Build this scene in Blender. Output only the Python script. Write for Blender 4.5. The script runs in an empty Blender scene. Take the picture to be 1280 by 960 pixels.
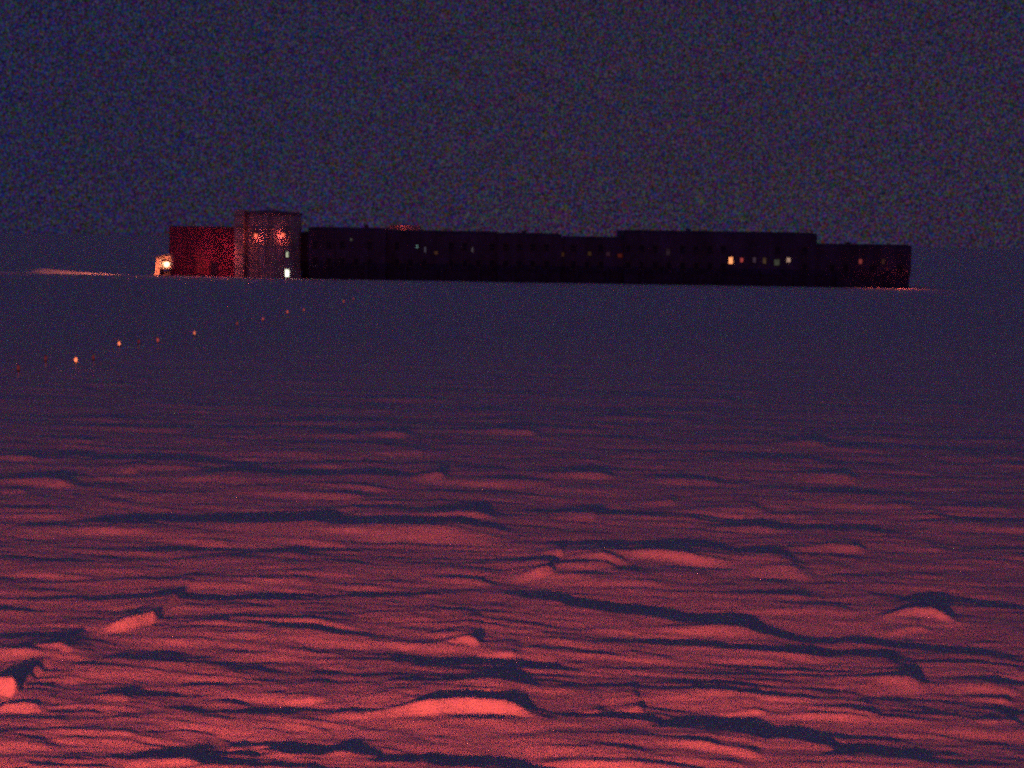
import bpy, bmesh, math, random
import numpy as np
from mathutils import Vector, Matrix

random.seed(7)
S = bpy.context.scene
COL = S.collection

# ------------------------------------------------------------------ camera geometry (metres; camera stands over the origin)
FPX, CX, CY = 2389.0, 640.0, 480.0
CAMH = 6.6
PITCH = math.radians(4.31)
ROLL = 0.0157
F_ = Vector((0, math.cos(PITCH), -math.sin(PITCH)))
U0 = Vector((0, math.sin(PITCH), math.cos(PITCH)))
R0 = Vector((1, 0, 0))
U_ = U0 * math.cos(ROLL) - R0 * math.sin(ROLL)
R_ = R0 * math.cos(ROLL) + U0 * math.sin(ROLL)
CAM = Vector((0, 0, CAMH))


def ray(px, py):
    return F_ * FPX + R_ * (px - CX) - U_ * (py - CY)


def at(px, py, z=0.0):
    """point of the level z seen at photo pixel (px, py)"""
    d = ray(px, py)
    return CAM + d * ((z - CAMH) / d.z)


def atY(px, py, Y):
    """point of the upright plane y = Y seen at photo pixel (px, py)"""
    d = ray(px, py)
    return CAM + d * (Y / d.y)


# ------------------------------------------------------------------ materials
def new_mat(name):
    m = bpy.data.materials.new(name)
    m.use_nodes = True
    nt = m.node_tree
    return m, nt, nt.nodes['Principled BSDF']


def surf(name, col, rough=0.7, metal=0.0, var=0.25, scale=3.0, stretch=(1, 1, 1), bump=0.0, col2=None):
    """painted / metal surface with patches of frost and wear"""
    m, nt, p = new_mat(name)
    tc = nt.nodes.new('ShaderNodeTexCoord')
    mp = nt.nodes.new('ShaderNodeMapping')
    mp.inputs['Scale'].default_value = stretch
    nz = nt.nodes.new('ShaderNodeTexNoise')
    nz.inputs['Scale'].default_value = scale
    nz.inputs['Detail'].default_value = 6
    nz.inputs['Roughness'].default_value = 0.65
    rp = nt.nodes.new('ShaderNodeValToRGB')
    c2 = col2 or tuple(min(1, c * (1 + 2.2 * var)) for c in col)
    c1 = tuple(c * (1 - var) for c in col)
    rp.color_ramp.elements[0].position = 0.32
    rp.color_ramp.elements[0].color = (*c1, 1)
    rp.color_ramp.elements[1].position = 0.70
    rp.color_ramp.elements[1].color = (*c2, 1)
    nt.links.new(tc.outputs['Object'], mp.inputs['Vector'])
    nt.links.new(mp.outputs['Vector'], nz.inputs['Vector'])
    nt.links.new(nz.outputs['Fac'], rp.inputs['Fac'])
    nt.links.new(rp.outputs['Color'], p.inputs['Base Color'])
    p.inputs['Roughness'].default_value = rough
    p.inputs['Metallic'].default_value = metal
    if bump:
        b = nt.nodes.new('ShaderNodeBump')
        b.inputs['Strength'].default_value = bump
        b.inputs['Distance'].default_value = 0.05
        nt.links.new(nz.outputs['Fac'], b.inputs['Height'])
        nt.links.new(b.outputs['Normal'], p.inputs['Normal'])
    return m


def glow(name, col, strength, var=0.35, base=(0.06, 0.05, 0.05)):
    """lit lens / lit pane: uneven light behind frosted glass"""
    m, nt, p = new_mat(name)
    tc = nt.nodes.new('ShaderNodeTexCoord')
    nz = nt.nodes.new('ShaderNodeTexNoise')
    nz.inputs['Scale'].default_value = 2.5
    mr = nt.nodes.new('ShaderNodeMapRange')
    mr.inputs['From Min'].default_value = 0.3
    mr.inputs['From Max'].default_value = 0.7
    mr.inputs['To Min'].default_value = strength * (1 - var)
    mr.inputs['To Max'].default_value = strength * (1 + var)
    nt.links.new(tc.outputs['Object'], nz.inputs['Vector'])
    nt.links.new(nz.outputs['Fac'], mr.inputs['Value'])
    p.inputs['Base Color'].default_value = (*base, 1)
    p.inputs['Emission Color'].default_value = (*col, 1)
    nt.links.new(mr.outputs['Result'], p.inputs['Emission Strength'])
    return m


def snow_material():
    m, nt, p = new_mat('wind_packed_snow')
    geo = nt.nodes.new('ShaderNodeNewGeometry')

    def noise(scale, stretch, detail=4, rough=0.6):
        mp = nt.nodes.new('ShaderNodeMapping')
        mp.inputs['Scale'].default_value = stretch
        mp.inputs['Rotation'].default_value = (0, 0, math.radians(9))
        n = nt.nodes.new('ShaderNodeTexNoise')
        n.inputs['Scale'].default_value = scale
        n.inputs['Detail'].default_value = detail
        n.inputs['Roughness'].default_value = rough
        nt.links.new(geo.outputs['Position'], mp.inputs['Vector'])
        nt.links.new(mp.outputs['Vector'], n.inputs['Vector'])
        return n
    # crust, old dust and glaze: the snow is not equally white everywhere
    n1 = noise(0.35, (1, 2.6, 1), 8, 0.72)
    n2 = noise(9.0, (1, 1, 1), 5, 0.8)
    mix = nt.nodes.new('ShaderNodeMath')
    mix.operation = 'MULTIPLY_ADD'
    mix.inputs[1].default_value = 0.6
    nt.links.new(n2.outputs['Fac'], mix.inputs[0])
    nt.links.new(n1.outputs['Fac'], mix.inputs[2])
    rp = nt.nodes.new('ShaderNodeValToRGB')
    rp.color_ramp.elements[0].position = 0.55
    rp.color_ramp.elements[0].color = (0.78, 0.78, 0.82, 1)
    rp.color_ramp.elements[1].position = 1.0
    rp.color_ramp.elements[1].color = (0.96, 0.96, 0.97, 1)
    nt.links.new(mix.outputs[0], rp.inputs['Fac'])
    nt.links.new(rp.outputs['Color'], p.inputs['Base Color'])
    p.inputs['Roughness'].default_value = 0.85
    p.inputs['Specular IOR Level'].default_value = 0.15
    # grain and wind etching
    n3 = noise(3.0, (1, 3.2, 1), 9, 0.75)
    n4 = noise(22.0, (1, 1.4, 1), 3, 0.7)
    b1 = nt.nodes.new('ShaderNodeBump')
    b1.inputs['Strength'].default_value = 0.5
    b1.inputs['Distance'].default_value = 0.06
    nt.links.new(n3.outputs['Fac'], b1.inputs['Height'])
    b2 = nt.nodes.new('ShaderNodeBump')
    b2.inputs['Strength'].default_value = 0.6
    b2.inputs['Distance'].default_value = 0.02
    nt.links.new(n4.outputs['Fac'], b2.inputs['Height'])
    nt.links.new(b1.outputs['Normal'], b2.inputs['Normal'])
    nt.links.new(b2.outputs['Normal'], p.inputs['Normal'])
    return m


M = {}
M['snow'] = snow_material()
M['cladding'] = surf('dark_cladding', (0.048, 0.030, 0.10), 0.6, 0, 0.45, 0.5, (1, 1, 0.35), 0.1)
M['roof'] = surf('frosted_roof', (0.16, 0.12, 0.17), 0.8, 0, 0.4, 0.8)
M['skirt'] = surf('underfloor_skirt', (0.045, 0.03, 0.09), 0.8, 0, 0.3, 0.7)
M['steel'] = surf('column_steel', (0.12, 0.10, 0.13), 0.5, 0.3, 0.3, 2.0)
M['frame'] = surf('window_frame', (0.05, 0.045, 0.06), 0.5, 0, 0.2, 4.0)
M['red_wall'] = surf('red_painted_panels', (0.26, 0.05, 0.11), 0.65, 0, 0.4, 0.6, (1, 1, 0.3), 0.1)
M['tin'] = surf('corrugated_tin', (0.34, 0.29, 0.33), 0.55, 0.0, 0.4, 0.9, (1, 1, 0.25), 0.1)
M['duct'] = surf('pale_duct_sheet', (0.55, 0.42, 0.42), 0.5, 0.0, 0.25, 1.2, (1, 1, 0.4))
M['porch'] = surf('porch_panels', (0.62, 0.55, 0.50), 0.6, 0, 0.2, 2.0)
M['pole'] = surf('frosted_bamboo', (0.62, 0.58, 0.55), 0.8, 0, 0.3, 12.0)
M['lamp_metal'] = surf('lamp_housing', (0.10, 0.09, 0.09), 0.5, 0.5, 0.2, 9.0)
m, nt, p = new_mat('dark_window_glass')
p.inputs['Base Color'].default_value = (0.030, 0.020, 0.060, 1)
p.inputs['Roughness'].default_value = 0.6
p.inputs['Specular IOR Level'].default_value = 0.1
M['glass'] = m


# ------------------------------------------------------------------ mesh helpers
class MB:
    def __init__(self):
        self.bm = bmesh.new()

    def box(self, x0, x1, y0, y1, z0, z1):
        v = [self.bm.verts.new((x, y, z)) for z in (z0, z1) for y in (y0, y1) for x in (x0, x1)]
        for f in ((0, 2, 3, 1), (4, 5, 7, 6), (0, 1, 5, 4), (2, 6, 7, 3), (0, 4, 6, 2), (1, 3, 7, 5)):
            self.bm.faces.new([v[i] for i in f])
        return self

    def extrude_x(self, prof, x0, x1):
        """closed (y, z) outline swept along x"""
        a = [self.bm.verts.new((x0, y, z)) for y, z in prof]
        b = [self.bm.verts.new((x1, y, z)) for y, z in prof]
        n = len(prof)
        for i in range(n):
            self.bm.faces.new((a[i], a[(i + 1) % n], b[(i + 1) % n], b[i]))
        self.bm.faces.new(a[::-1])
        self.bm.faces.new(b)
        return self

    def lathe(self, prof, cx, cy, n=24, wave=0.0, waves=0):
        """(radius, z) outline turned about an upright axis; wave corrugates it"""
        rings = []
        for r, z in prof:
            ring = []
            for i in range(n):
                a = 2 * math.pi * i / n
                rr = r + (wave * math.cos(waves * a) if r > 0.01 else 0)
                ring.append(self.bm.verts.new((cx + rr * math.cos(a), cy + rr * math.sin(a), z)))
            rings.append(ring)
        for k in range(len(rings) - 1):
            for i in range(n):
                j = (i + 1) % n
                self.bm.faces.new((rings[k][i], rings[k][j], rings[k + 1][j], rings[k + 1][i]))
        self.bm.faces.new(rings[0][::-1])
        self.bm.faces.new(rings[-1])
        return self

    def bevel(self, w, seg=1):
        bmesh.ops.bevel(self.bm, geom=self.bm.edges[:], offset=w, segments=seg, affect='EDGES')
        return self

    def build(self, name, mat, parent=None, smooth=False):
        bmesh.ops.recalc_face_normals(self.bm, faces=self.bm.faces)
        me = bpy.data.meshes.new(name)
        self.bm.to_mesh(me)
        self.bm.free()
        me.materials.append(mat)
        if smooth:
            me.shade_smooth()
        o = bpy.data.objects.new(name, me)
        COL.objects.link(o)
        if parent is not None:
            o.parent = parent
        return o


def empty(name, loc, label, cat, group=None):
    o = bpy.data.objects.new(name, None)
    o.empty_display_size = 0.5
    COL.objects.link(o)
    o.location = loc
    o['label'] = label
    o['category'] = cat
    if group:
        o['group'] = group
    return o


# ------------------------------------------------------------------ snow surface
def _hash(ix, iy, seed):
    h = (ix.astype(np.int64) * 374761393 + iy.astype(np.int64) * 668265263 + seed * 1442695041) & 0xFFFFFFFF
    h = ((h ^ (h >> 13)) * 1274126177) & 0xFFFFFFFF
    h = (h ^ (h >> 16)) & 0xFFFFFFFF
    return h.astype(np.float64) / 4294967296.0


def perlin(x, y, seed):
    ix, iy = np.floor(x), np.floor(y)
    fx, fy = x - ix, y - iy
    ux = fx * fx * fx * (fx * (fx * 6 - 15) + 10)
    uy = fy * fy * fy * (fy * (fy * 6 - 15) + 10)

    def g(dx, dy):
        a = _hash(ix + dx, iy + dy, seed) * 2 * math.pi
        return np.cos(a) * (fx - dx) + np.sin(a) * (fy - dy)
    a = g(0, 0) * (1 - ux) + g(1, 0) * ux
    b = g(0, 1) * (1 - ux) + g(1, 1) * ux
    return (a * (1 - uy) + b * uy) * 1.5


def sstep(a, b, t):
    t = np.clip((t - a) / (b - a), 0, 1)
    return t * t * (3 - 2 * t)


# wind-cut drifts that can be made out in the photo, as crest lines (photo pixels of the crest on the level snow)
# (crest points, height m, near-side ramp m, lee-side drop m, hollow depth m, blunt right end)
CRESTS = [
    ([(120, 789), (160, 783), (200, 774)], 0.30, 1.1, 0.25, 0.05, True),
    ([(405, 892), (520, 889), (585, 884), (640, 886), (690, 900)], 0.26, 1.0, 0.35, 0.06, True),
    ([(-60, 868), (0, 862), (26, 866)], 0.34, 0.9, 0.3, 0.10, True),
    ([(-60, 886), (30, 884), (60, 888)], 0.16, 0.8, 0.4, 0.02, True),
    ([(635, 726), (670, 720), (698, 717)], 0.19, 1.5, 0.4, 0.04, True),
    ([(680, 713), (735, 710), (778, 709)], 0.17, 1.6, 0.5, 0.02, True),
    ([(678, 697), (708, 698)], 0.12, 0.8, 0.3, 0.0, True),
    ([(740, 701), (810, 698), (885, 706), (930, 712)], 0.13, 1.4, 0.6, 0.02, True),
    ([(880, 715), (975, 714), (1027, 721)], 0.17, 3.0, 0.6, 0.02, True),
    ([(960, 690), (1030, 687), (1090, 691)], 0.11, 1.6, 0.6, 0.02, True),
    ([(1095, 774), (1140, 768), (1165, 769), (1205, 781)], 0.22, 0.9, 0.5, 0.08, True),
    ([(1090, 791), (1150, 783), (1170, 786)], 0.10, 0.7, 0.4, 0.02, True),
    ([(1050, 866), (1100, 854), (1160, 855)], 0.19, 2.4, 0.35, 0.03, True),
    ([(545, 804), (580, 801), (602, 806)], 0.16, 0.8, 0.35, 0.03, True),
    ([(590, 814), (655, 818)], 0.10, 0.8, 0.3, 0.02, True),
    ([(130, 667), (300, 663), (480, 667), (600, 671)], 0.16, 6.0, 1.2, 0.0, True),
    ([(180, 600), (290, 603), (330, 608)], 0.15, 3.0, 1.2, 0.0, True),
    ([(350, 800), (480, 804)], 0.07, 1.2, 0.4, 0.0, True),
    ([(230, 815), (390, 818)], 0.07, 1.2, 0.4, 0.0, True),
    ([(820, 790), (900, 788), (960, 792)], 0.10, 1.6, 0.5, 0.0, True),
    ([(170, 674), (215, 675), (300, 683)], 0.12, 1.6, 0.8, 0.03, True),
    ([(280, 676), (380, 678), (460, 686)], 0.13, 1.8, 0.9, 0.03, True),
    ([(420, 671), (560, 674), (648, 679)], 0.20, 3.4, 0.7, 0.02, True),
    ([(765, 889), (808, 887)], 0.085, 0.9, 0.3, 0.0, True),
    ([(705, 891), (758, 890)], 0.06, 0.8, 0.25, 0.02, True),
    ([(870, 889), (965, 887)], 0.09, 0.5, 0.2, 0.02, True),
    ([(510, 650), (600, 651), (620, 652)], 0.13, 2.0, 0.9, 0.02, True),
    ([(690, 651), (755, 652)], 0.12, 2.0, 0.9, 0.02, True),
    ([(515, 602), (560, 603)], 0.20, 2.6, 1.0, 0.02, True),
    ([(650, 600), (720, 601), (775, 602)], 0.15, 2.4, 1.0, 0.02, True),
    ([(990, 603), (1080, 605)], 0.16, 2.6, 1.0, 0.02, True),
    ([(345, 620), (400, 622), (470, 628)], 0.17, 2.4, 1.0, 0.02, True),
    ([(0, 607), (50, 606), (100, 612)], 0.17, 2.4, 1.0, 0.02, True),
    ([(690, 702), (740, 702), (790, 705)], 0.16, 1.6, 0.6, 0.02, True),
    ([(960, 560), (1040, 562)], 0.2, 3.0, 1.2, 0.02, True),
    ([(440, 545), (520, 548)], 0.2, 3.0, 1.2, 0.02, True),
    ([(140, 592), (178, 593)], 0.18, 2.4, 1.0, 0.02, True),
    ([(600, 543), (680, 546)], 0.22, 3.6, 1.5, 0.02, True),
    ([(880, 640), (960, 640)], 0.14, 2.2, 0.9, 0.02, True),
    ([(790, 632), (855, 632)], 0.12, 2.0, 0.9, 0.02, True),
    ([(45, 813), (95, 815)], 0.08, 0.9, 0.3, 0.02, True),
    ([(40, 848), (110, 847)], 0.08, 0.9, 0.3, 0.02, True),
    ([(120, 874), (165, 878)], 0.07, 0.5, 0.3, 0.02, True),
    ([(330, 876), (420, 873)], 0.06, 0.6, 0.3, 0.02, True),
    ([(560, 868), (640, 869)], 0.06, 0.6, 0.3, 0.02, True),
    ([(1000, 884), (1110, 896)], 0.07, 0.6, 0.3, 0.02, True),
    ([(1200, 872), (1270, 876)], 0.08, 0.6, 0.3, 0.03, True),
    ([(1210, 905), (1280, 904)], 0.08, 0.6, 0.3, 0.05, True),
    ([(870, 935), (910, 938), (960, 945)], 0.07, 0.8, 0.4, 0.02, True),
    ([(300, 930), (345, 930)], 0.06, 0.5, 0.3, 0.03, True),
    # long hollows: the dark bands, crest at their near edge
    ([(60, 655), (300, 658), (480, 660)], 0.13, 3.0, 1.3, 0.16, False),
    ([(90, 689), (300, 692), (500, 693)], 0.10, 2.0, 0.8, 0.07, False),
    ([(-40, 750), (150, 752), (330, 752), (520, 746), (640, 742)], 0.10, 1.6, 0.6, 0.08, False),
    ([(520, 722), (585, 727), (620, 731)], 0.12, 1.2, 0.4, 0.08, True),
    ([(590, 735), (700, 757), (820, 777), (1000, 800), (1150, 812), (1330, 824)], 0.13, 1.6, 0.7, 0.16, False),
    ([(780, 803), (880, 810), (1000, 820), (1280, 842)], 0.07, 1.2, 0.6, 0.08, False),
    ([(170, 893), (300, 891), (450, 886), (560, 880)], 0.05, 0.8, 0.3, 0.04, False),
    ([(640, 900), (760, 906), (880, 915), (1000, 930), (1060, 946), (1200, 962)], 0.09, 1.2, 0.5, 0.11, False),
    ([(110, 941), (250, 943), (420, 948), (620, 958), (760, 972)], 0.09, 1.2, 0.5, 0.13, False),
    ([(80, 960), (200, 953), (290, 956)], 0.05, 0.7, 0.3, 0.04, False),
    ([(640, 836), (560, 832), (450, 826), (760, 838)], 0.05, 0.8, 0.35, 0.04, False),
    ([(1100, 756), (1210, 758), (1320, 770)], 0.09, 1.0, 0.6, 0.12, False),
    ([(860, 662), (1000, 668), (1200, 676)], 0.09, 2.4, 1.2, 0.10, False),
    ([(640, 646), (760, 648), (800, 650)], 0.08, 2.2, 1.0, 0.08, False),
    ([(200, 592), (380, 600), (560, 606)], 0.12, 3.4, 1.6, 0.14, False),
    ([(-30, 576), (150, 580), (320, 584)], 0.12, 3.4, 1.6, 0.12, False),
]
HK, HKL = 0.70, 0.20
CW = []
for pts, H, wf, wb, hol, blunt in CRESTS:
    ws = sorted((at(px, py)[:2] for px, py in pts), key=lambda q: q[0])
    CW.append(([w[0] for w in ws], [w[1] for w in ws], H, wf, wb, hol, blunt))


# many more small slabs of the same wind crust, scattered over the near field
rs = np.random.RandomState(12)
for _ in range(520):
    d0 = 1.0 / rs.uniform(1 / 95.0, 1 / 22.0)
    a0 = rs.uniform(-0.33, 0.33)
    cx, cy = d0 * math.sin(a0), d0 * math.cos(a0)
    L = rs.uniform(0.8, 2.6) * (1 + d0 / 70)
    tilt = rs.normal(-0.16, 0.10)
    bow = rs.uniform(0.0, 0.08)
    H = rs.uniform(0.015, 0.060) * (1 + max(0, d0 - 30) / 45)
    xs = [cx + L * t for t in (-0.5, -0.15, 0.2, 0.5)]
    ys = [cy + L * (t * tilt) - bow * L * (2 * t) ** 2 * 0.5 for t in (-0.5, -0.15, 0.2, 0.5)]
    CW.append((xs, ys, H, rs.uniform(0.45, 1.0) * (1 + d0 / 60), 0.25, 0.01, True))


def terrain(x, y):
    x = np.asarray(x, float)
    y = np.asarray(y, float)
    d = np.hypot(x, y)
    th = math.radians(-9)
    u = x * math.cos(th) + y * math.sin(th)
    v = -x * math.sin(th) + y * math.cos(th)
    wv = v + 0.9 * perlin(u / 11, v / 7, 3) + 0.25 * perlin(u / 3.1, v / 2.2, 4)
    wu = u + 1.5 * perlin(u / 9, v / 9, 5)
    near = 1 - sstep(90, 220, d)
    mid = 1 - sstep(200, 420, d)
    z = 0.16 * perlin(wu / 60, wv / 38, 1) * (1 - sstep(250, 330, d) * 0.7)
    z = z + 0.030 * perlin(wu / 13, wv / 4.6, 11) * mid
    z = z + near * (0.014 * perlin(wu / 10.0, wv / 2.4, 12) + 0.012 * perlin(wu / 6.0, wv / 1.1, 13))
    # plates with cut edges
    n = perlin(wu / 5.0, wv / 1.9, 21) + 0.35 * perlin(wu / 2.1, wv / 0.8, 22)
    z = z + near * (0.024 * sstep(0.10, 0.30, n) * (0.55 + 0.6 * n) + 0.012 * sstep(-0.45, -0.25, n))
    n = perlin(wu / 2.4 + 40, wv / 0.85, 31) + 0.4 * perlin(wu / 1.0, wv / 0.36, 32)
    z = z + near * 0.012 * sstep(0.10, 0.30, n)
    r = 1 - np.abs(perlin(wu / 3.4, wv / 1.15, 41))
    z = z + near * 0.016 * r * r * r
    z = z + near * (0.010 * perlin(wu / 0.75, wv / 0.33, 51) + 0.005 * perlin(wu / 0.33, wv / 0.16, 52))
    # the drifts one can point at
    for xs, ys, H, wf, wb, hol, blunt in CW:
        x0, x1 = xs[0], xs[-1]
        L = x1 - x0
        ta = 0.62 * L if blunt else min(0.25 * L, 3.0)
        tb = (min(0.10 * L, 0.2) if H >= 0.29 else min(0.25 * L, 0.8)) if blunt else min(0.25 * L, 3.0)
        wf = wf * 0.24 if blunt else wf
        m = (x > x0 - 0.5) & (x < x1 + 0.5) & (y > min(ys) - wf - 6.0) & (y < max(ys) + wb * 6 + 8.5)
        if not m.any():
            continue
        xx, yy = x[m], y[m]
        wob = 0.09 * perlin(xx / 0.9, yy / 1.5, 61) + 0.035 * perlin(xx / 0.28, yy / 0.5, 62)
        vv = yy - np.interp(xx, xs, ys) + wob * (1.0 if blunt else 2.4)
        tap = (np.clip((xx - x0) / ta, 0, 1) ** 0.8 if blunt else sstep(x0, x0 + ta, xx)) * (1 - sstep(x1 - tb, x1, xx + 0.5 * wob * min(1, L)))
        if blunt:
            # wind scour before the slab, a steep planed face, a long low lee
            H = H * HK
            k = 0.45 if hol >= 0.06 else 0.08
            sc, tail = 0.16, max(1.8, H / 0.045)
            lin = np.clip((vv + wf) / wf, 0, 1)
            face = H * (0.1 * sstep(0, 1, lin) + 0.9 * lin - sc)
            scour = -H * sc * sstep(-wf - max(1.6, H / 0.05), -wf, vv)
            lee = H * (1 - sc) * (1 - k * sstep(0, wb, vv)) - H * (1 - sc) * (1 - k) * np.clip(vv / tail, 0, 1)
            lee = np.where(vv > 0, lee - 0.5 * hol * np.exp(-((vv - wb) / wb) ** 2), lee)
            prof = np.where(vv < -wf, scour, np.where(vv < 0, face, lee))
        else:
            up = sstep(-wf, 0, vv)
            up = up * (0.85 + 0.15 * up)
            H, hol = H * HKL, hol * 0.62
            prof = np.where(vv < 0, H * up, H - (H + hol) * sstep(0, wb, vv))
            prof = np.where(vv > wb, -hol * (1 - sstep(wb, wb * 5, vv)), prof)
        z[m] += prof * tap
    # drift tails round the buildings, and the long bank out to their left
    z = z + 0.35 * np.exp(-((y - 297) / 5.0) ** 2) * sstep(-25, -60, x) * sstep(-100, -60, -np.abs(x))
    bx, by = BANK
    s = (x - bx) / 8.0
    z = z + 1.0 * np.exp(-((y - by - 0.10 * (x - bx)) / 2.2) ** 2) * np.where(s < 0, np.exp(-(s * 3.2) ** 2), np.exp(-(s * 1.0) ** 2))
    z = z + 0.15 * np.exp(-((y - 305) / 3.0) ** 2) * np.exp(-((x - (bx + 11)) / 6.0) ** 2)
    return z


_b = atY(52, 338, 303)
BANK = (_b.x, 303.0)

r_a = np.linspace(0.6, 17.5, 36)
r_b = 1.0 / np.linspace(1 / 17.9, 1 / 430.0, 800)
r_c = np.geomspace(445, 14000, 40)
rr = np.concatenate([r_a, r_b, r_c])
half = math.radians(18.5)
an = np.concatenate([np.linspace(-half, half, 1250), np.linspace(half, 2 * math.pi - half, 150)[1:-1]])
NR, NA = len(rr), len(an)
RR, AN = np.meshgrid(rr, an, indexing='ij')
X, Y = RR * np.sin(AN), RR * np.cos(AN)
Z = np.zeros_like(X)
front = np.abs(np.where(AN > math.pi, AN - 2 * math.pi, AN)) < math.radians(60)
Z[front] = terrain(X[front], Y[front])
fade = 1 - sstep(math.radians(35), math.radians(60), np.abs(np.where(AN > math.pi, AN - 2 * math.pi, AN)))
Z *= fade
co = np.stack([X, Y, Z], -1).reshape(-1, 3)
co = np.vstack([co, [[0, 0, 0]]])
i = np.arange(NR - 1)[:, None]
j = np.arange(NA)[None, :]
jn = (j + 1) % NA
quads = np.stack([i * NA + j, i * NA + jn, (i + 1) * NA + jn, (i + 1) * NA + j], -1).reshape(-1, 4)[:, ::-1]
tris = np.stack([np.full(NA, NR * NA), np.arange(NA), (np.arange(NA) + 1) % NA], -1)[:, ::-1]
nq, ntr = len(quads), len(tris)
me = bpy.data.meshes.new('snow_ground')
me.vertices.add(len(co))
me.vertices.foreach_set('co', co.astype(np.float32).ravel())
loops = np.concatenate([quads.ravel(), tris.ravel()]).astype(np.int32)
me.loops.add(len(loops))
me.loops.foreach_set('vertex_index', loops)
me.polygons.add(nq + ntr)
me.polygons.foreach_set('loop_start', np.concatenate([np.arange(nq) * 4, nq * 4 + np.arange(ntr) * 3]).astype(np.int32))
me.update(calc_edges=True)
me.validate()
me.shade_smooth()
me.materials.append(M['snow'])
g = bpy.data.objects.new('snow_ground', me)
COL.objects.link(g)
g['kind'] = 'structure'
g['label'] = 'wind-carved snow plain lit red in front and blue grey beyond'


def ground(x, y):
    return float(terrain(np.array([x]), np.array([y]))[0])


# ------------------------------------------------------------------ the station
YF = 300.0


def sx(px):
    return atY(px, 320, YF).x


def sz(px, py):
    return atY(px, py, YF).z


station = empty('station_building', (sx(760), YF + 8, 0), 'long dark elevated research station building across the snow with a few lit windows', 'building')


def local(mb, parent):
    off = parent.location
    for v in mb.bm.verts:
        v.co -= off
    return mb


def body_profile(y0, depth, zt):
    """wall outline in (y, z): sloped soffit, upright wall, shallow parapet"""
    return [(y0 + 0.7, 1.75), (y0, 2.7), (y0, zt - 0.35), (y0 + 0.3, zt), (y0 + depth, zt), (y0 + depth, 2.7), (y0 + depth - 0.7, 1.75)]


#          px0  px1  y0 offset  depth  z top (from photo px, py)
MODS = [(373, 385, 3.0, 12, sz(380, 290)),
        (385, 482, 0.0, 20, sz(430, 285)),
        (482, 622, 1.6, 16, sz(550, 289)),
        (622, 702, 0.0, 20, sz(660, 292)),
        (702, 780, 1.2, 18, sz(740, 296.5)),
        (780, 1020, -0.6, 24, sz(900, 290)),
        (1020, 1141, 1.0, 18, sz(1080, 306))]
for k, (a, b, yo, dep, zt) in enumerate(MODS):
    x0, x1 = sx(a) + 0.004, sx(b) - 0.004
    mb = MB().extrude_x(body_profile(YF + yo, dep, zt), x0, x1)
    w = local(mb, station).build('wing', M['cladding'], station)
    # roof cap, set inside the parapet line
    local(MB().box(x0 + 0.5, x1 - 0.5, YF + yo + 0.8, YF + yo + dep - 0.8, zt - 0.05, zt + 0.12), station).build('roof', M['roof'], station)
    # upright cladding joints, proud of the wall
    jt = MB()
    n = max(2, int((x1 - x0) / 3.05))
    for q in range(n + 1):
        xx = x0 + 0.08 + (x1 - x0 - 0.16) * q / n
        jt.box(xx - 0.05, xx + 0.05, YF + yo - 0.035, YF + yo - 0.003, 3.06, zt - 0.42)
    jt.box(x0, x1, YF + yo - 0.05, YF + yo - 0.003, 5.30, 5.42)
    jt = local(jt, station).build('panel_joints', M['cladding'], w)
    # closed skirt under the floor and the columns before it
    local(MB().box(x0 + 0.05, x1 - 0.05, YF + yo + 0.9, YF + yo + dep - 0.9, -1.0, 1.80), station).build('underfloor_skirt', M['skirt'], station)
    nc = max(2, int((x1 - x0) / 5.2))
    for q in range(nc):
        xx = x0 + (x1 - x0) * (q + 0.5) / nc
        c = MB().lathe([(0.28, -1.0), (0.28, 1.3), (0.34, 1.32), (0.34, 2.2)], xx, YF + yo + 0.45, 10)
        local(c, station).build('column', M['skirt'], station)


def wing_at(px):
    for a, b, yo, dep, zt in MODS:
        if a <= px < b:
            return YF + yo


def window(px, py, w, h, pane):
    y = wing_at(px)
    p = atY(px, py, y)
    x0, x1, z0, z1 = p.x - w / 2, p.x + w / 2, p.z - h / 2, p.z + h / 2
    t = 0.09
    fr = MB()
    fr.box(x0 - t, x1 + t, y - 0.09, y - 0.004, z1, z1 + t)
    fr.box(x0 - t, x1 + t, y - 0.13, y - 0.004, z0 - t, z0)
    fr.box(x0 - t, x0, y - 0.09, y - 0.004, z0, z1)
    fr.box(x1, x1 + t, y - 0.09, y - 0.004, z0, z1)
    f = local(fr, station).build('window', M['frame'], station)
    local(MB().box(x0 + 0.002, x1 - 0.002, y - 0.045, y - 0.006, z0 + 0.002, z1 - 0.002), station).build('pane', pane, f)
    return f


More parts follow.
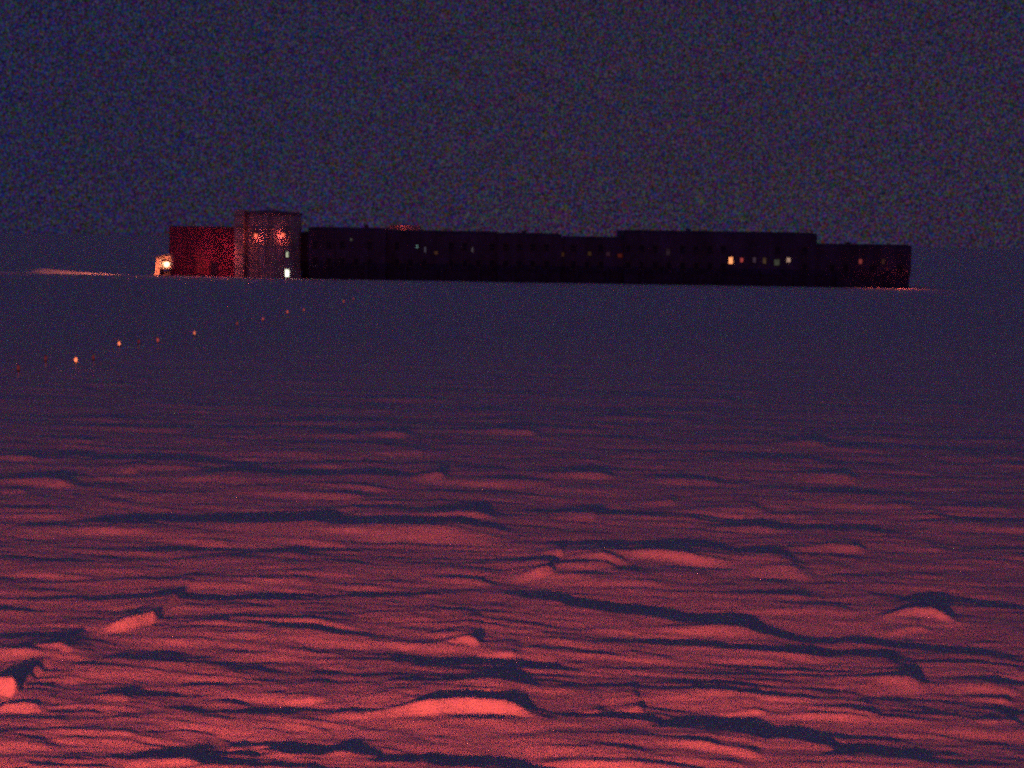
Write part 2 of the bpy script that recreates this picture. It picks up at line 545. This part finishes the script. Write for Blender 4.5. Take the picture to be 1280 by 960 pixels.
LIT = [(913.5, 325.5, 0.66, 1.05, glow('lit_orange_pane', (1.0, 0.36, 0.14), 1.2, 0.35), 'brightly lit orange window'),
       (927, 325, 0.5, 0.7, glow('lit_red_pane', (1.0, 0.13, 0.12), 0.30), 'dim red lit window'),
       (943, 325, 0.5, 0.8, glow('faint_violet_pane', (0.7, 0.45, 0.7), 0.045), None),
       (955.5, 326, 0.5, 0.9, glow('faint_amber_pane', (1.0, 0.6, 0.25), 0.05), None),
       (971, 328, 0.8, 0.9, glow('faint_green_pane', (0.65, 0.75, 0.5), 0.05), None),
       (985.5, 325, 0.62, 0.72, glow('lit_cream_pane', (1.0, 0.62, 0.45), 0.30), 'pale cream lit window'),
       (1075.5, 327, 0.5, 0.75, glow('dull_red_pane', (1.0, 0.16, 0.14), 0.17), 'dull red lit window'),
       (521.5, 308, 0.36, 0.5, glow('lit_teal_pane', (0.45, 0.9, 0.85), 0.2), 'small pale teal lit window'),
       (531.5, 312, 0.3, 0.9, glow('faint_blue_pane', (0.5, 0.5, 0.75), 0.07), None),
       (545, 316, 0.5, 0.5, glow('faint_orange_pane', (1.0, 0.45, 0.2), 0.04), None),
       (590.5, 312, 0.25, 0.8, glow('faint_grey_pane', (0.7, 0.65, 0.75), 0.08), None),
       (439, 299.5, 0.3, 0.35, glow('faint_pale_pane', (0.7, 0.8, 0.6), 0.06), None),
       (760, 317.5, 0.6, 0.6, glow('dim_violet_pane', (0.65, 0.25, 0.5), 0.03), None),
       (775, 319.5, 0.7, 0.6, glow('dim_scarlet_pane', (1.0, 0.12, 0.06), 0.05), None),
       (703, 318, 0.5, 0.6, glow('dim_amber_pane', (1.0, 0.45, 0.1), 0.03), None),
       (737, 317, 0.5, 0.6, glow('dim_ochre_pane', (0.9, 0.5, 0.12), 0.03), None),
       (835, 315, 0.6, 1.0, glow('dim_grey_pane', (0.6, 0.4, 0.6), 0.02), None),
       (1104, 327, 0.5, 0.8, glow('dim_brown_pane', (0.9, 0.35, 0.2), 0.03), None)]
taken = []
for px, py, w, h, pm, lab in LIT:
    f = window(px, py, w, h, pm)
    if lab:
        f['label'] = lab
    taken.append((px, py))
for row in (306.0, 327.0):
    for px in range(394, 1136, 17):
        py = row + (px - 400) * 0.0125
        if any(abs(px - a) < 9 and abs(py - b) < 14 for a, b in taken):
            continue
        if wing_at(px - 4) != wing_at(px + 4) or (px > 1020 and row < 310):
            continue
        window(px, py, 0.7, 1.05, M['glass'])

# roof gear: red-lit plant housing, vents, small masts
p = atY(507, 283, YF + 6)
local(MB().box(p.x - 2.6, p.x + 2.4, YF + 4.5, YF + 8.5, 7.70, 8.72).bevel(0.06), station).build('roof_housing', M['duct'], station)
for px, py, w in ((458, 284.2, 0.35), (655, 291.8, 0.4), (860, 289.0, 0.35), (1060, 305.6, 0.4)):
    p = atY(px, py, YF + 5)
    local(MB().lathe([(w, 6.5), (w, p.z + 0.25), (w * 1.2, p.z + 0.28), (w * 1.2, p.z + 0.36), (0.05, p.z + 0.42)], p.x, YF + 5, 12), station).build('roof_vent', M['steel'], station)


def wall_lamp(parent, x, y, z, mat, r=0.16, label=None):
    """bulkhead lamp: bracket and hood with a lens below"""
    hd = MB().box(x - r * 1.2, x + r * 1.2, y - 0.34, y - 0.004, z + r, z + r + 0.09)
    hd.box(x - 0.05, x + 0.05, y - 0.06, y - 0.005, z - r, z + r - 0.002)
    h = local(hd, parent).build('wall_lamp', M['lamp_metal'], parent)
    if label:
        h['label'] = label
    ln = MB().lathe([(0.05, z - r), (r * 0.8, z - r * 0.6), (r, z), (r * 0.8, z + r * 0.7), (0.1, z + r - 0.01)], x, y - 0.2, 14)
    local(ln, parent).build('lens', mat, h, True)
    return h


def point(name, loc, energy, col, size=0.15):
    l = bpy.data.lights.new(name, 'POINT')
    l.energy = energy
    l.color = col
    l.shadow_soft_size = size
    o = bpy.data.objects.new(name, l)
    COL.objects.link(o)
    o.location = loc
    return o


def spot(name, loc, target, energy, col, size, angle, blend):
    l = bpy.data.lights.new(name, 'SPOT')
    l.energy = energy
    l.color = col
    l.shadow_soft_size = size
    l.spot_size = math.radians(angle)
    l.spot_blend = blend
    o = bpy.data.objects.new(name, l)
    COL.objects.link(o)
    o.location = loc
    o.rotation_euler = (Vector(target) - Vector(loc)).to_track_quat('-Z', 'Y').to_euler()
    return o


RED = (1.0, 0.11, 0.07)
red_lens = glow('red_lamp_lens', (1.0, 0.16, 0.09), 1.0)
# lamp on the roof housing and the one under the right end of the station
p = atY(495, 282, YF + 4.5)
wall_lamp(station, p.x, YF + 4.5, 8.40, glow('faint_red_lens', (1.0, 0.10, 0.08), 0.25), 0.1)
point('roof_lamp_light', (p.x + 1.0, YF + 3.2, 8.7), 10, RED)
p = atY(1108, 357, YF + 1.0)
wall_lamp(station, p.x, YF + 1.0, 3.0, glow('dull_red_lens', (1.0, 0.10, 0.09), 0.15), 0.1)
spot('underfloor_lamp_light', (p.x + 2.3, YF + 0.2, 2.3), (p.x + 2.4, YF - 2.5, 0), 420, RED, 0.1, 110, 0.8)
spot('underfloor_lamp_light', (p.x - 2.6, YF + 0.2, 2.3), (p.x - 2.8, YF - 2.5, 0), 150, RED, 0.1, 120, 0.8)

# ------------------------------------------------------------------ red annex at the left end
YA = 301.0
xa0, xa1 = atY(211.5, 320, YA).x, atY(296, 320, YA).x
za = atY(250, 284.5, YA).z
annex = empty('annex_building', ((xa0 + xa1) / 2, YA + 5, 0), 'plain boxy red walled annex between lit porch and round stair tower', 'building')
w = local(MB().box(xa0, xa1, YA, YA + 11, -1, za), annex).build('wall', M['red_wall'], annex)
rib = MB()
n = 15
for q in range(n + 1):
    xx = xa0 + 0.06 + (xa1 - xa0 - 0.12) * q / n
    rib.box(xx - 0.06, xx + 0.06, YA - 0.06, YA - 0.003, 0.2, za - 0.35)
local(rib, annex).build('wall_ribs', M['red_wall'], w)
local(MB().box(xa0 - 0.25, xa1 - 0.3, YA - 0.25, YA + 11.25, za + 0.002, za + 0.22).bevel(0.03), annex).build('roof', M['roof'], annex)
dx = atY(268, 338, YA).x
dr = local(MB().box(dx - 0.55, dx + 0.55, YA - 0.14, YA - 0.064, 0.15, 2.45).bevel(0.02), annex).build('door', M['skirt'], annex)
local(MB().box(dx + 0.34, dx + 0.46, YA - 0.22, YA - 0.142, 1.2, 1.28), annex).build('handle', M['steel'], dr)

# ------------------------------------------------------------------ porch with its lamp
YP = 296.5
pl, pr = atY(193.0, 320, YP).x, atY(212.5, 320, YP).x
zt = atY(205, 318.0, YP).z
zm = atY(205, 335.5, YP).z
porch = empty('entrance_porch', ((pl + pr) / 2, YP + 2, 0), 'small raised entrance porch glowing orange at the left end of the red annex', 'porch')
# leaning side panel, upper enclosure open to the front, lamp inside
sp = MB()
vs = [(pl - 0.10, -0.6), (pl + 0.62, -0.6), (pl + 0.90, zm), (pl + 0.95, zt - 0.25), (pl + 0.3, zt - 0.32), (pl + 0.15, zm)]
a = [sp.bm.verts.new((x, YP, z)) for x, z in vs]
b = [sp.bm.verts.new((x, YP + 3.2, z)) for x, z in vs]
for i_ in range(6):
    j_ = (i_ + 1) % 6
    sp.bm.faces.new((a[i_], a[j_], b[j_], b[i_]))
sp.bm.faces.new(a[::-1])
sp.bm.faces.new(b)
local(sp, porch).build('side_panel', M['porch'], porch)
local(MB().box(pl + 0.96, pr, YP + 0.9, YP + 3.2, zm + 0.003, zt - 0.18), porch).build('back_wall', M['porch'], porch)
rf = MB()
vs = [(pl + 0.25, zt - 0.30), (pr + 0.05, zt + 0.02), (pr + 0.05, zt + 0.16), (pl + 0.25, zt - 0.16)]
a = [rf.bm.verts.new((x, YP - 0.3, z)) for x, z in vs]
b = [rf.bm.verts.new((x, YP + 3.3, z)) for x, z in vs]
for i_ in range(4):
    j_ = (i_ + 1) % 4
    rf.bm.faces.new((a[i_], a[j_], b[j_], b[i_]))
rf.bm.faces.new(a[::-1])
rf.bm.faces.new(b)
local(rf, porch).build('roof', M['porch'], porch)
local(MB().box(pl + 0.96, pr + 0.05, YP - 1.2, YP + 3.3, zm - 0.16, zm), porch).build('floor', M['steel'], porch)  # runs out past the front to shade the snow below
st = MB()
for q in range(5):
    st.box(pl + 1.05, pr - 0.1, YP + 0.2 + 0.3 * q, YP + 0.5 + 0.3 * q, -0.6, (zm - 0.2) * (q + 1) / 6)
local(st, porch).build('steps', M['steel'], porch)
lp = atY(208.0, 330.5, YP + 0.5)
wall_lamp(porch, lp.x, YP + 0.9, lp.z, glow('porch_lens', (1.0, 0.62, 0.35), 3.0), 0.42, 'bright porch lamp')
point('porch_light', (lp.x - 0.1, YP + 0.1, lp.z + 0.1), 34, (1.0, 0.27, 0.11), 0.1)
spot('porch_front_fill', (pl - 1.0, YP - 3.0, zm + 0.6), (pl + 0.7, YP, zm - 0.1), 700, (1.0, 0.20, 0.08), 0.1, 62, 0.5)  # unseen spot added out front to brighten the porch panels
spot('bank_fill_light', (pl - 0.4, YP + 1.2, zt + 0.2), (BANK[0], BANK[1], 0.6), 11000, (1.0, 0.20, 0.10), 0.1, 50, 0.8)  # separate spot added to light the snow bank, standing in for the porch lamp

# ------------------------------------------------------------------ round stair tower
YT = 302.0
tx0, tx1 = atY(302, 300, YT).x, atY(376, 300, YT).x
tc, tr = (tx0 + tx1) / 2, (tx1 - tx0) / 2
ztt = atY(335, 264.5, YT - 3).z
tower = empty('stair_tower', (tc, YT, 0), 'tall round corrugated stair tower with two red lamps and white lit windows', 'tower')
sh = MB().lathe([(tr, -1), (tr, 2.6), (tr, 5.2), (tr, 7.8), (tr, ztt - 0.5)], tc, YT, 240, 0.05, 60)
local(sh, tower).build('shell', M['tin'], tower, False)
local(MB().lathe([(tr + 0.08, ztt - 0.5), (tr + 0.25, ztt - 0.42), (tr + 0.25, ztt - 0.12), (tr * 0.6, ztt + 0.12), (0.3, ztt + 0.25)], tc, YT, 64), tower).build('roof', M['roof'], tower)
for zb in (2.6, 5.2, 7.8):
    local(MB().lathe([(tr + 0.06, zb - 0.1), (tr + 0.11, zb - 0.08), (tr + 0.11, zb + 0.08), (tr + 0.06, zb + 0.1)], tc, YT, 96), tower).build('band', M['tin'], tower)
dx0, dx1 = atY(293.5, 320, YT - 4).x, atY(305, 320, YT - 4).x
zd = atY(299, 261.5, YT - 4).z
dct = local(MB().box(dx0, dx1, YT - 4.6, YT - 0.5, -0.8, zd).bevel(0.05), tower).build('duct', M['duct'], tower)
fl = MB()
for zz in (1.5, 3.6, 5.7, 7.8, 9.6):
    fl.box(dx0 - 0.05, dx1 + 0.05, YT - 4.66, YT - 4.605, zz, zz + 0.12)
local(fl, tower).build('flange', M['steel'], dct)


def tower_window(px, py, w, h, pane, label):
    p = atY(px, py, YT - tr)
    yy = YT - math.sqrt(max(0.01, (tr + 0.06) ** 2 - (p.x - tc) ** 2))
    p = atY(px, py, yy)
    a = math.atan2(yy - YT, p.x - tc) + math.pi / 2
    t = 0.1
    x0, x1, z0, z1 = -w / 2, w / 2, -h / 2, h / 2
    fr = MB()
    fr.box(x0 - t, x1 + t, -0.12, 0.25, z1, z1 + t)
    fr.box(x0 - t, x1 + t, -0.16, 0.25, z0 - t, z0)
    fr.box(x0 - t, x0, -0.12, 0.25, z0, z1)
    fr.box(x1, x1 + t, -0.12, 0.25, z0, z1)
    pn = MB().box(x0 + 0.002, x1 - 0.002, -0.07, 0.2, z0 + 0.002, z1 - 0.002)
    for mb in (fr, pn):
        bmesh.ops.transform(mb.bm, matrix=Matrix.Translation(p) @ Matrix.Rotation(a, 4, 'Z'), verts=mb.bm.verts)
    f = local(fr, tower).build('window', M['frame'], tower)
    f['label'] = label
    local(pn, tower).build('pane', pane, f)


tower_window(358.5, 318, 0.42, 0.85, glow('greenish_pane', (0.85, 0.9, 0.62), 0.62), 'upper small greenish white window')
tower_window(358.5, 341.5, 0.78, 1.15, glow('white_pane', (1.0, 1.0, 0.78), 1.5), 'lower bright white window')
for px, py, lab, r in ((320, 294.5, 'red wall lamp at the middle of the tower', 0.32), (354, 293.5, 'red wall lamp on the right flank of the tower', 0.30)):
    p = atY(px, py, YT - tr)
    yy = YT - math.sqrt(max(0.01, (tr + 0.07) ** 2 - (p.x - tc) ** 2))
    p = atY(px, py, yy)
    wall_lamp(tower, p.x, yy - 0.02, p.z, red_lens, r, lab)
    point('tower_lamp_light', (p.x, yy - 0.75, p.z - 0.2), 48, RED, 0.12)
# lamp added on the duct; unseen red fills out front light annex and duct
wall_lamp(tower, (dx0 + dx1) / 2, YT - 4.6, atY(299, 285, YT - 4).z, glow('added_duct_lens', (1.0, 0.13, 0.10), 0.12), 0.12)
spot('annex_fill_light', (dx0 - 0.3, YT - 7.5, 6.0), (xa0 + 3, YA, 2.0), 420, (1.0, 0.07, 0.10), 0.2, 120, 0.8)
point('duct_fill_light', (dx0 - 0.7, YT - 6.6, 3.2), 60, (1.0, 0.13, 0.09), 0.2)

# ------------------------------------------------------------------ the line of marker lights over the snow
#  px, py of the lens, strength, size
MARK = [(95, 447.5, 2.2, 1.0, 'brightest red-orange marker light, near left end of the line on the snow'),
        (149.5, 427.5, 1.7, 0.95, 'second brightest orange marker light, two dots up from the brightest one'),
        (243, 414.5, 1.0, 0.9, 'orange marker light in the middle of the line, below the red annex'),
        (198, 423, 0.5, 0.85, 'dimmer orange marker light just below the lit porch'),
        (296, 402.5, 0.25, 0.85, 'dim red marker light below the pale duct of the stair tower'),
        (329, 397, 0.55, 0.9, 'red marker light on the snow below the middle of the stair tower'),
        (359, 388.5, 0.75, 0.95, 'orange-red marker light on the snow below the white tower windows'),
        (380, 386, 0.42, 0.8, 'small orange marker light just right of the tower foot'),
        (430, 375.5, 0.6, 0.9, 'small orange marker light in front of the left end of the dark station'),
        (441.5, 372, 0.35, 0.9, 'red marker light at the far right end of the line'),
        (173, 425, 0.08, 0.9, 'very dim red marker light between two orange ones left of centre'),
        (118, 444, 0.08, 0.9, 'very dim red marker light right beside the brightest one'),
        (57, 445.5, 0.08, 0.9, 'very dim red marker light left of the brightest one'),
        (23, 457, 0.08, 0.9, 'faint pink marker light at the far left end of the line')]
for px, py, st_, sc, lab in MARK:
    q = at(px, py, 0.55)
    zg = ground(q.x, q.y)
    q = at(px, py, zg + 0.55)
    o = empty('marker_light', (q.x, q.y, zg), lab, 'marker light', 'marker lights in a line across the snow')
    k = sc * 0.62
    o.rotation_euler = (random.uniform(-0.08, 0.08), random.uniform(-0.10, 0.10), random.uniform(0, 3))
    MB().lathe([(0.022, -0.35), (0.018, 0.26)], 0, 0, 8).build('pole', M['pole'], o)
    h = MB().lathe([(0.10 * k, 0.26), (0.12 * k, 0.28), (0.12 * k, 0.34), (0.06, 0.36)], 0, 0, 12).build('lamp_base', M['lamp_metal'], o)
    MB().lathe([(0.08 * k, 0.365), (0.105 * k, 0.4), (0.115 * k, 0.47), (0.10 * k, 0.54), (0.04 * k, 0.58)], 0, 0, 14).build('lens', glow('marker_lens', (1.0, 0.22 if st_ > 0.9 else 0.14, 0.09), st_ * 0.75, 0.2, (0.30, 0.13, 0.14)), o, True)
    MB().lathe([(0.11 * k, 0.585), (0.10 * k, 0.60), (0.03, 0.62)], 0, 0, 12).build('cap', M['lamp_metal'], o)

# ------------------------------------------------------------------ lights: polar night sky and the red lamp of the building the camera stands on
wd = bpy.data.worlds.new('World')
S.world = wd
wd.use_nodes = True
nt = wd.node_tree
for n in list(nt.nodes):
    nt.nodes.remove(n)
out = nt.nodes.new('ShaderNodeOutputWorld')
sky = nt.nodes.new('ShaderNodeTexSky')
sky.sky_type = 'NISHITA'
sky.sun_disc = False
SUN_EL, SUN_ROT = math.radians(2.0), math.radians(200)
sky.sun_elevation = SUN_EL
sky.sun_rotation = SUN_ROT
sky.altitude = 2800
bg1 = nt.nodes.new('ShaderNodeBackground')
bg1.inputs['Strength'].default_value = 0.0010
nt.links.new(sky.outputs['Color'], bg1.inputs['Color'])
# dim sky colour, with fine coloured noise added as grain
tc = nt.nodes.new('ShaderNodeTexCoord')
n1 = nt.nodes.new('ShaderNodeTexNoise')
n1.inputs['Scale'].default_value = 900
n1.inputs['Detail'].default_value = 3
n1.inputs['Roughness'].default_value = 0.8
n2 = nt.nodes.new('ShaderNodeTexNoise')
n2.inputs['Scale'].default_value = 2.2
n2.inputs['Detail'].default_value = 3
nt.links.new(tc.outputs['Generated'], n1.inputs['Vector'])
nt.links.new(tc.outputs['Generated'], n2.inputs['Vector'])
hs = nt.nodes.new('ShaderNodeVectorMath')
hs.operation = 'SUBTRACT'
hs.inputs[1].default_value = (0.5, 0.5, 0.5)
nt.links.new(n1.outputs['Color'], hs.inputs[0])
mu = nt.nodes.new('ShaderNodeVectorMath')
mu.operation = 'MULTIPLY_ADD'
mu.inputs[1].default_value = (0.42, 0.31, 0.70)
mu.inputs[2].default_value = (0.0205, 0.0140, 0.0395)
nt.links.new(hs.outputs[0], mu.inputs[0])
mx = nt.nodes.new('ShaderNodeVectorMath')
mx.operation = 'MAXIMUM'
mx.inputs[1].default_value = (0.002, 0.002, 0.004)
nt.links.new(mu.outputs[0], mx.inputs[0])
mr = nt.nodes.new('ShaderNodeMapRange')
mr.inputs['To Min'].default_value = 0.75
mr.inputs['To Max'].default_value = 1.25
nt.links.new(n2.outputs['Fac'], mr.inputs['Value'])
bg2 = nt.nodes.new('ShaderNodeBackground')
# last blue of the twilight lies to the left
tw = nt.nodes.new('ShaderNodeSeparateXYZ')
nt.links.new(tc.outputs['Generated'], tw.inputs[0])
chan = nt.nodes.new('ShaderNodeCombineXYZ')
for ch, lo in (('X', 0.72), ('Y', 0.92), ('Z', 1.15)):
    q_ = nt.nodes.new('ShaderNodeMapRange')
    q_.inputs['From Min'].default_value = -0.26
    q_.inputs['From Max'].default_value = 0.02
    q_.inputs['To Min'].default_value = lo
    q_.inputs['To Max'].default_value = 1.0
    nt.links.new(tw.outputs['X'], q_.inputs['Value'])
    nt.links.new(q_.outputs['Result'], chan.inputs[ch])
tint = nt.nodes.new('ShaderNodeVectorMath')
tint.operation = 'MULTIPLY'
nt.links.new(mx.outputs[0], tint.inputs[0])
nt.links.new(chan.outputs[0], tint.inputs[1])
nt.links.new(tint.outputs[0], bg2.inputs['Color'])
# sky strength set a little weaker overhead than along the horizon
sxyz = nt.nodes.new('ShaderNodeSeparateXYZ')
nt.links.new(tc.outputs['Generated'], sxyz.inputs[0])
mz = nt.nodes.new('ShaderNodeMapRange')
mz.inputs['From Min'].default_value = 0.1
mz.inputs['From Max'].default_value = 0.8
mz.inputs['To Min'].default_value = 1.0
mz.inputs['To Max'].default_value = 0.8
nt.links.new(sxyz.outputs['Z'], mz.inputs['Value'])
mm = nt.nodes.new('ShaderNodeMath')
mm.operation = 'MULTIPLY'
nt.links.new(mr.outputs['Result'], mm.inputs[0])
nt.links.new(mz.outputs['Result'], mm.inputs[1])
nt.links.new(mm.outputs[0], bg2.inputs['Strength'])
# bright coloured patches added high in the unseen sky, making the ambient light grainy
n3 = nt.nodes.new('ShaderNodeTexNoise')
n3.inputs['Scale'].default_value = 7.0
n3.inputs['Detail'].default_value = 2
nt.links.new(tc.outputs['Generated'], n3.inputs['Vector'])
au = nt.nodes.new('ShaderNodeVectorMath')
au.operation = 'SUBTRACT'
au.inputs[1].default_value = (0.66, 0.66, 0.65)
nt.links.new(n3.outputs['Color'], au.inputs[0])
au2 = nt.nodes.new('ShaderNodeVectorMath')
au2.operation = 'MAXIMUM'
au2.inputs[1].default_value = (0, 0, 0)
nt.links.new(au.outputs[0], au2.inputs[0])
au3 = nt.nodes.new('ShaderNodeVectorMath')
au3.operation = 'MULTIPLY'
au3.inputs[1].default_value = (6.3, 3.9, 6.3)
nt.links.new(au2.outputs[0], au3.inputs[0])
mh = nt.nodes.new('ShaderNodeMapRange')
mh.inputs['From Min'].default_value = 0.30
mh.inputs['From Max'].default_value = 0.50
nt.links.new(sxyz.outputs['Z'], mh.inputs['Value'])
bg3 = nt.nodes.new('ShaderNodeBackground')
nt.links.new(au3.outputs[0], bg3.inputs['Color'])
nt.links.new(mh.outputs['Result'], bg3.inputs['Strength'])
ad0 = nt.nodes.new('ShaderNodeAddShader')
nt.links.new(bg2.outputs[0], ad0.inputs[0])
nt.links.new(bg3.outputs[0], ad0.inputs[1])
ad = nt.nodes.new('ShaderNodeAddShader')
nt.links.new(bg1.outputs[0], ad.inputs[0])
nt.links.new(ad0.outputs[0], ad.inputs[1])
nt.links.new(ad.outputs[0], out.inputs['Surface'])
wd.cycles.sampling_method = 'NONE'

sl = bpy.data.lights.new('sun', 'SUN')
sl.energy = 0.004
sl.angle = math.radians(10)
sl.color = (0.8, 0.85, 1.0)
so = bpy.data.objects.new('sun', sl)
COL.objects.link(so)
sd = Vector((math.sin(SUN_ROT) * math.cos(SUN_EL), math.cos(SUN_ROT) * math.cos(SUN_EL), math.sin(SUN_EL)))
so.rotation_euler = sd.to_track_quat('Z', 'Y').to_euler()

# red obstruction lamp low on the camera's own building
spot('red_floodlight', (-6.0, -9.0, 3.0), (-6.5, 34.0, 0.0), 88000, (1.0, 0.094, 0.058), 0.4, 66, 1.0)

# ------------------------------------------------------------------ camera and view
cd = bpy.data.cameras.new('camera')
cam = bpy.data.objects.new('camera', cd)
COL.objects.link(cam)
cd.sensor_fit = 'HORIZONTAL'
cd.angle = 2 * math.atan(CX / FPX)
cd.clip_start = 0.1
cd.clip_end = 40000
cam.matrix_world = Matrix(((R_.x, U_.x, -F_.x, CAM.x), (R_.y, U_.y, -F_.y, CAM.y), (R_.z, U_.z, -F_.z, CAM.z), (0, 0, 0, 1)))
S.camera = cam
S.view_settings.view_transform = 'Standard'
S.view_settings.look = 'None'
S.view_settings.exposure = 0
S.view_settings.gamma = 1
S.view_settings.use_curve_mapping = False
S.cycles.use_denoising = False
S.cycles.pixel_filter_type = 'BLACKMAN_HARRIS'
S.cycles.filter_width = 2.8
S.cycles.use_adaptive_sampling = True
S.cycles.adaptive_threshold = 1.0
S.cycles.adaptive_min_samples = 2
